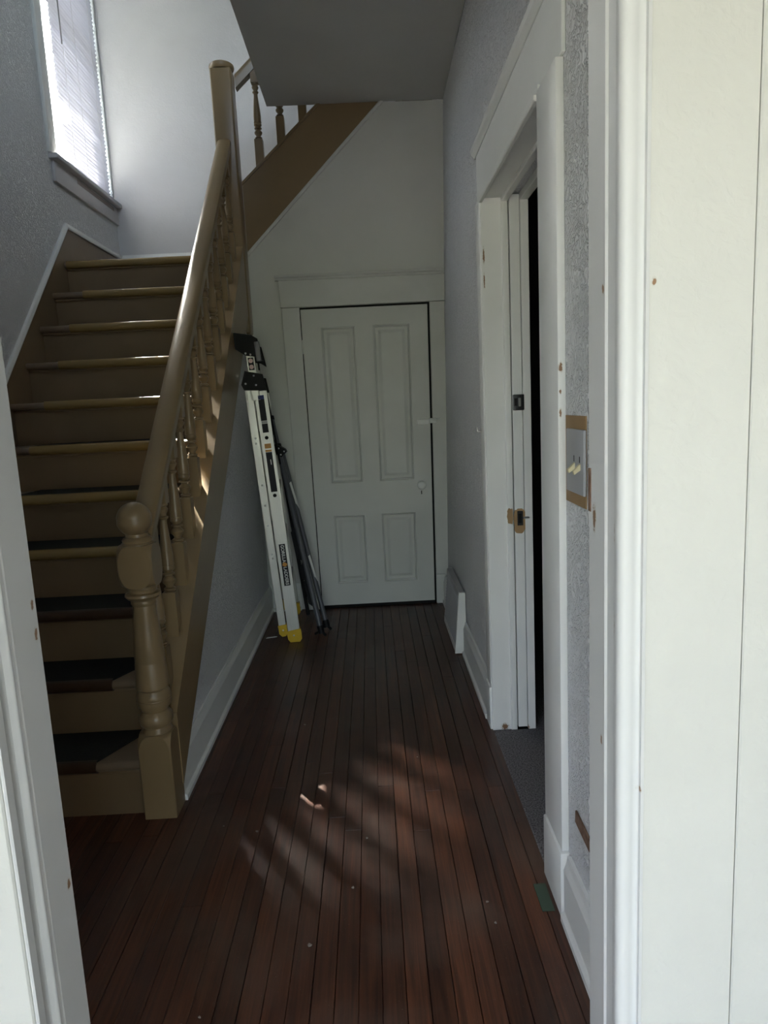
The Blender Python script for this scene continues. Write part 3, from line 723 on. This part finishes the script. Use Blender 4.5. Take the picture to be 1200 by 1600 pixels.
for (v0, out) in ((0, -1), (V2, 1)):
    al(obj('rail', channel(-.073, 0, v0, v0+.030, .02, 1.50, out), M['alu']))
    al(obj('rail', channel(-.1235, -.079, v0+.002, v0+.030, .065, 1.52, out), M['alu']))
    al(obj('upper_rail', channel(-.088, -.042, v0-.002, v0+.028, 1.45, 1.79, out), M['alu']))
for i in range(4):
    w_ = .30 + .30*i
    al(boxo('rung', (-.070, -.004, .031, V2-.001, w_, w_+.028), M['alu'], bev=.003))
    al(boxo('rung', (-.122, -.081, .033, V2-.001, w_+.03, w_+.058), M['alu'], bev=.003))
for (v0, sgn) in ((-.004, -1), (V2+.003, 1)):
    al(prismo('hinge_plate', [(-.137, 1.545), (-.108, 1.620), (-.010, 1.592), (.0, 1.498), (-.125, 1.512)], 1, v0-.002, v0+.030, M['black']))
    al(prismo('top_cap', [(-.142, 1.745), (-.140, 1.835), (-.042, 1.812), (-.012, 1.79), (.004, 1.664), (-.030, 1.690), (-.088, 1.702)], 1, v0-.003, v0+.033, M['black']))
bm = bmesh.new(); box(bm, -.140, -.046, .034, V2-.002, 1.75, 1.812, bev=.01, seg=2); al(obj('top_cap', bm, M['black'], None, True))
bm = bmesh.new(); box(bm, -.034, -.004, -.010, .028, 1.665, 1.775, bev=.005, seg=2); al(tag(obj('lock_lever', bm, M['label_grey'], None, True), 'grey lock lever'))
def rivet(u, w_, v=-.002, r=.007):
    bm = bmesh.new(); lathe(bm, [(0, r), (.003, r*.8), (.0045, r*.3)], seg=10, T=Matrix.Translation((u, v, w_)) @ RY); al(obj('rivet', bm, M['steel'], None, True))
for u, w_ in ((-.060, 1.588), (-.112, 1.548), (-.055, 1.535), (-.088, 1.715), (-.062, 1.706)): rivet(u, w_, -.0095, .006)
for w_ in (1.235, 1.205, .96, .84, .72, .545, .520, .20): rivet(-.101, w_, .001, .0055)
for v0 in (-.004, V2-.004):
    al(tag(prismo('foot', [(-.080, .062), (-.078, .012), (-.062, -.012), (-.008, -.012), (.006, .006), (.006, .070)], 1, v0, v0+.040, M['yellow']), 'yellow plastic foot'))
    al(tag(prismo('foot', [(-.127, .105), (-.125, .052), (-.110, .034), (-.088, .034), (-.076, .052), (-.075, .108)], 1, v0+.004, v0+.038, M['yellow']), 'yellow plastic foot'))
rivet(-.040, .032, -.0045, .006); rivet(-.100, .072, -.0005, .006)
def sticker(name, u0, u1, w0, w1, mat, label=None, v=-.0012, par=None):
    o = boxo(name, (u0, u1, v, v+.0011, w0, w1), mat, bev=0); al(o)
    if par is not None: o.parent = par; o.matrix_parent_inverse = par.matrix_world.inverted()
    if label: tag(o, label)
    return o
sticker('warning_label', -.055, -.020, 1.33, 1.475, M['label_dark'], 'black warning label')
sticker('label_header', -.0545, -.0205, 1.452, 1.475, M['label_blue'], 'blue label header', -.0020)
sticker('instruction_label', -.054, -.020, 1.315, 1.328, M['label_grey'])
sticker('instruction_label', -.054, -.020, 1.262, 1.313, M['label_dark'])
sticker('caution_label', -.055, -.018, 1.170, 1.198, M['label_orange'], 'orange caution label')
sticker('caution_label', -.055, -.018, 1.150, 1.162, M['label_orange'], 'orange caution label')
sl_ = sticker('instruction_label', -.055, -.018, .915, 1.148, M['label_dark'], 'long black instruction label')
sticker('label_mark', -.034, -.029, 1.075, 1.105, M['label_white'], None, -.0020)
for w_ in (1.232, .893):
    bm = bmesh.new(); lathe(bm, [(0, .011), (.004, .010), (.005, .004)], seg=14, T=Matrix.Translation((-.037, 0, w_)) @ RY); al(obj('pivot_cap', bm, M['black'], None, True))
sticker('warning_label', -.081, -.050, 1.620, 1.690, M['label_dark'], 'black label with two pale pictogram discs', -.0032)
for w_ in (1.672, 1.638):
    bm = bmesh.new(); lathe(bm, [(0, .0125), (.0008, .0125)], seg=18, T=Matrix.Translation((-.0655, -.0033, w_)) @ RY); al(obj('pictogram', bm, M['label_pink']))
sticker('slot', -.030, -.020, 1.615, 1.665, M['black_gap'], None, -.0035)
bl_ = sticker('brand_label', -.055, -.018, .345, .600, M['label_dark'], 'black label with white lettering')
def lettering(txt, u, w_, size, mat):
    c = bpy.data.curves.new('lettering', 'FONT'); c.body = txt; c.size = size; c.align_x = 'CENTER'; c.align_y = 'CENTER'; c.extrude = .0003; c.offset = .0006
    o = bpy.data.objects.new('lettering', c); COL.objects.link(o); c.materials.append(mat)
    R = Matrix(((0, 1, 0, 0), (0, 0, -1, 0), (-1, 0, 0, 0), (0, 0, 0, 1)))
    bpy.context.view_layer.update()
    me = bpy.data.meshes.new_from_object(o.evaluated_get(bpy.context.evaluated_depsgraph_get())); bpy.data.objects.remove(o)
    o = bpy.data.objects.new('lettering', me); COL.objects.link(o)
    if not me.materials: me.materials.append(mat)
    o.matrix_world = LA @ Matrix.Translation((u, -.0017, w_)) @ R; bpy.context.view_layer.update()
    o.parent = bl_; o.matrix_parent_inverse = bl_.matrix_world.inverted(); return o
lettering('GORILLA', -.0365, .542, .0265, M['label_white'])
lettering('LADDERS', -.0365, .405, .0265, M['label_white'])
bm = bmesh.new(); prism(bm, [(-.050, .470), (-.036, .462), (-.023, .468), (-.021, .478), (-.032, .488), (-.046, .486)], 1, -.0019, -.0011)
o = al(obj('emblem', bm, M['label_orange'])); tag(o, 'small orange emblem')
bm = bmesh.new(); tube(bm, (-.005, .05, 1.48), (.012, .30, 1.05), .006); al(obj('spreader_bar', bm, M['black']))

# ------------------------------------------------------------------ folded grey tube stand beside the ladder
fs = tag(empty('folding_stand', (-.36, 4.12, 0)), 'folded stand of dark grey tubes with black feet, behind the aluminium ladder', 'stand')
def af(o): return adopt(o, fs)
TA0, TA1 = Vector((-.372, 4.095, .055)), Vector((-.628, 4.45, 1.335))
TB0, TB1 = Vector((-.345, 4.205, .055)), Vector((-.580, 4.49, 1.12))
bm = bmesh.new(); tube(bm, TA0, TA1, .0165, 14); af(obj('tube', bm, M['grey_tube'], None, True))
bm = bmesh.new(); tube(bm, TB0, TB1, .0155, 14); af(obj('tube', bm, M['grey_tube'], None, True))
TC0, TC1 = Vector((-.48, 4.46, .03)), Vector((-.60, 4.50, 1.12))
bm = bmesh.new(); tube(bm, TC0, TC1, .012, 12); af(obj('tube', bm, M['black'], None, True))
for p, q in ((TA0, TA1), (TB0, TB1)):
    bm = bmesh.new(); d = (q-p).normalized()
    tube(bm, p - d*.035, p + d*.012, .019, 12)
    for s in (-1, 1): tube(bm, p - d*.02, (p.x + s*.035, p.y - .02*s, .010), .008, 8)
    af(obj('foot', bm, M['black'], None, True))
bm = bmesh.new(); d = (TA1-TA0).normalized(); tube(bm, TA1 - d*.004, TA1 + d*.022, .019, 12); af(obj('tube_cap', bm, M['black'], None, True))
cc = TA0 + (TA1-TA0)*.855
bm = bmesh.new(); tube(bm, cc - d*.035, cc + d*.03, .023, 12)
prism(bm, [(cc.x-.005, cc.z+.03), (cc.x+.045, cc.z-.004), (cc.x+.052, cc.z-.02), (cc.x+.02, cc.z-.052), (cc.x-.002, cc.z-.05)], 1, cc.y-.03, cc.y+.03)
cl = af(obj('clamp', bm, M['black']))
for (dx, dz) in ((.005, .004), (.038, -.016), (.016, -.036)):
    bm = bmesh.new(); lathe(bm, [(0, .0055), (.004, .004), (.005, .001)], seg=10, T=Matrix.Translation((cc.x+dx, cc.y-.0305, cc.z+dz)) @ RY); adopt(obj('rivet', bm, M['steel'], None, True), cl)
def strap(t0, t1, off, wd):
    bm = bmesh.new(); a_, b_ = TA0+(TA1-TA0)*t0, TA0+(TA1-TA0)*t1
    prism(bm, [(a_.x-off, a_.z), (a_.x-off-wd, a_.z+.03), (b_.x-off-wd*.5, b_.z-.04), (b_.x-off, b_.z)], 1, (a_.y+b_.y)/2-.012+.04, (a_.y+b_.y)/2+.012+.04)
    return af(obj('strap', bm, M['cloth']))
strap(.08, .24, .016, .034); strap(.30, .48, .016, .045); strap(.20, .31, .014, .040)
def tape_label(t0, t1, wd, name, lab):
    bm = bmesh.new(); a_, b_ = TB0+(TB1-TB0)*t0, TB0+(TB1-TB0)*t1
    prism(bm, [(a_.x+.004, a_.z), (a_.x+.004+wd, a_.z+.01), (b_.x+.004+wd, b_.z), (b_.x+.004, b_.z-.01)], 1, (a_.y+b_.y)/2-.030, (a_.y+b_.y)/2-.026)
    return tag(af(obj(name, bm, M['label_white'])), lab)
tape_label(.23, .40, .012, 'paper_tag', 'torn white paper tag')
tape_label(.66, .83, .012, 'sticker', 'pale printed strip along the tube')

# ------------------------------------------------------------------ floor register on the right baseboard
rg = tag(empty('air_register', (XR-.03, 3.95, 0)), 'white floor-level air register with grey grille on the right wall by the far door', 'register')
def ag(o): return adopt(o, rg)
RY0, RY1 = 3.66, 4.255
pr_ = [(XR, .02), (.415, .008), (.413, .02), (.440, .330), (.450, .350), (XR, .352), (XR, .17), (XR-.012, .15)]
ag(prismo('cheek', [(XR-.001, .006), (.413, .006), (.413, .03), (.446, .352), (XR-.001, .352)], 1, RY0, RY0+.012, M['white']))
ag(prismo('cheek', [(XR-.001, .006), (.413, .006), (.413, .03), (.446, .352), (XR-.001, .352)], 1, RY1-.012, RY1, M['white']))
bm = bmesh.new(); box(bm, -.004, .004, RY0+.012, RY1-.012, 0, .03); 
ag(prismo('face_rim', [(.408, .006), (.413, .006), (.4445, .352), (.4395, .352)], 1, RY0-.002, RY0+.022, M['white'])); bm.free()
ag(prismo('face_rim', [(.409, .010), (.418, .010), (.421, .035), (.412, .035)], 1, RY0+.0225, RY1-.013, M['white']))
ag(prismo('face_rim', [(.437, .325), (.446, .325), (XR-.001, .352), (.440, .352)], 1, RY0+.0225, RY1-.013, M['grille']))
ag(prismo('backing', [(.424, .036), (.427, .036), (.452, .324), (.449, .324)], 1, RY0+.0225, RY1-.013, M['label_grey']))
bm = bmesh.new()
def fx(z): return .413 + (z-.03)*.0855
for i in range(15):
    z = .045 + .0195*i; box(bm, fx(z), fx(z)+.006, RY0+.0235, RY1-.014, z, z+.006)
for i in range(27):
    y = RY0 + .032 + .0205*i
    sweep(bm, [(0, 0), (.006, 0), (.006, .006), (0, .006)], (fx(.04), y, .04), (fx(.32), y, .32), U=(1,0,0), V=(0,1,0))
g_ = ag(obj('grille', bm, M['grille'])); g_['kind'] = 'stuff'

# ------------------------------------------------------------------ light switch on the right wall
sw = tag(empty('light_switch', (XR, 1.59, 1.26)), 'two-toggle grey light switch plate with bare tan edges beside the right doorway casing', 'switch')
def asw(o): return adopt(o, sw)
tag(asw(boxo('bare_patch', (XR-.003, XR-.0002, 1.512, 1.668, 1.145, 1.352), M['bare'], bev=.0005)), 'unpainted tan wall around the plate')
pl = asw(boxo('cover_plate', (XR-.0105, XR-.0032, 1.505, 1.640, 1.174, 1.322), M['plate'], bev=.003, seg=2))
for y in (1.574, 1.532):
    t_ = bmesh.new(); prism(t_, [(XR-.010, 1.232), (XR-.024, 1.222), (XR-.026, 1.230), (XR-.010, 1.246)], 1, y-.0055, y+.0055)
    tag(asw(obj('toggle', t_, M['ivory'])), 'ivory toggle')
    asw(boxo('toggle_slot', (XR-.0112, XR-.0104, y-.002, y+.002, 1.248, 1.262), M['black_gap'], bev=0))

# ------------------------------------------------------------------ small things
bm = bmesh.new(); box(bm, XR-.006, XR-.0005, -.017, .017, -.058, .058, bev=.0015)
o = obj('wood_scrap', bm, M['bare_wood']); o.data.transform(Matrix.Translation((0, 1.540, .340)) @ Matrix.Rotation(math.radians(-87), 4, 'X'))
tag(o, 'short bare brown wood strip stuck in the right wall just above the near baseboard', 'wood')
bm = bmesh.new(); tube_path(bm, [(XR-.002, 2.93, 1.265), (XR-.022, 2.93, 1.265), (XR-.024, 2.93, 1.285)], .003, 8); lathe(bm, [(0, .006), (.004, .006)], seg=10, T=Matrix.Translation((XR-.0005, 2.93, 1.265)) @ Matrix.Rotation(-math.pi/2, 4, 'Y'))
tag(obj('wall_hook', bm, M['label_white']), 'tiny white hook on the right wall beside the far side of the doorway', 'hook')
tag(boxo('tape_scrap', (.405, .440, 1.69, 1.80, .0006, .0022), M['tape'], bev=.0004), 'scrap of dull green tape on the floor at the right doorway edge', 'tape')
bm = bmesh.new(); prism(bm, [(-.712, 4.10), (-.66, 4.115), (-.645, 4.125), (-.66, 4.13), (-.705, 4.12)], 2, .0006, .003)
tag(obj('paper_scrap', bm, M['label_white']), 'white paper sliver on the floor left of the ladder feet', 'paper')
random.seed(21)
for (x, y) in ((.113, 3.29), (-.57, 2.17), (-.45, 2.13), (.12, 2.56), (-.23, 1.62), (-.08, 2.06), (.27, 1.66), (.26, 1.74), (-.47, 1.42), (-.51, 1.40), (-.36, 2.9), (.02, 3.62), (.30, 3.9), (-.12, 1.83)):
    r = random.uniform(.0025, .006); n_ = 6
    poly = [(x + r*random.uniform(.5, 1.3)*math.cos(2*math.pi*i/n_), y + r*random.uniform(.5, 1.3)*math.sin(2*math.pi*i/n_)) for i in range(n_)]
    tag(prismo('paint_chip', poly, 2, .0004, .0022, M['chip']), 'tiny pale paint chip lying on the dark floor boards', 'debris', 'paint chips on the hall floor')

# daylight portals (no light of their own)
portal('window_portal', (XL-.18, (WY0+WY1)/2, (WZ0+WZ1)/2), WY1-WY0, WZ1-WZ0, (1, 0, 0))
portal('upstairs_portal', ((FX0+FX1)/2, YO-.01, 4.62), .95, 1.35, (0, 1, 0))
portal('porch_side_portal', (-PX-.06, -2.05, 1.76), 2.3, 1.72, (1, 0, 0))
portal('porch_portal', (0, PY-.01, 1.28), 2*PX, 2.68, (0, 1, 0))
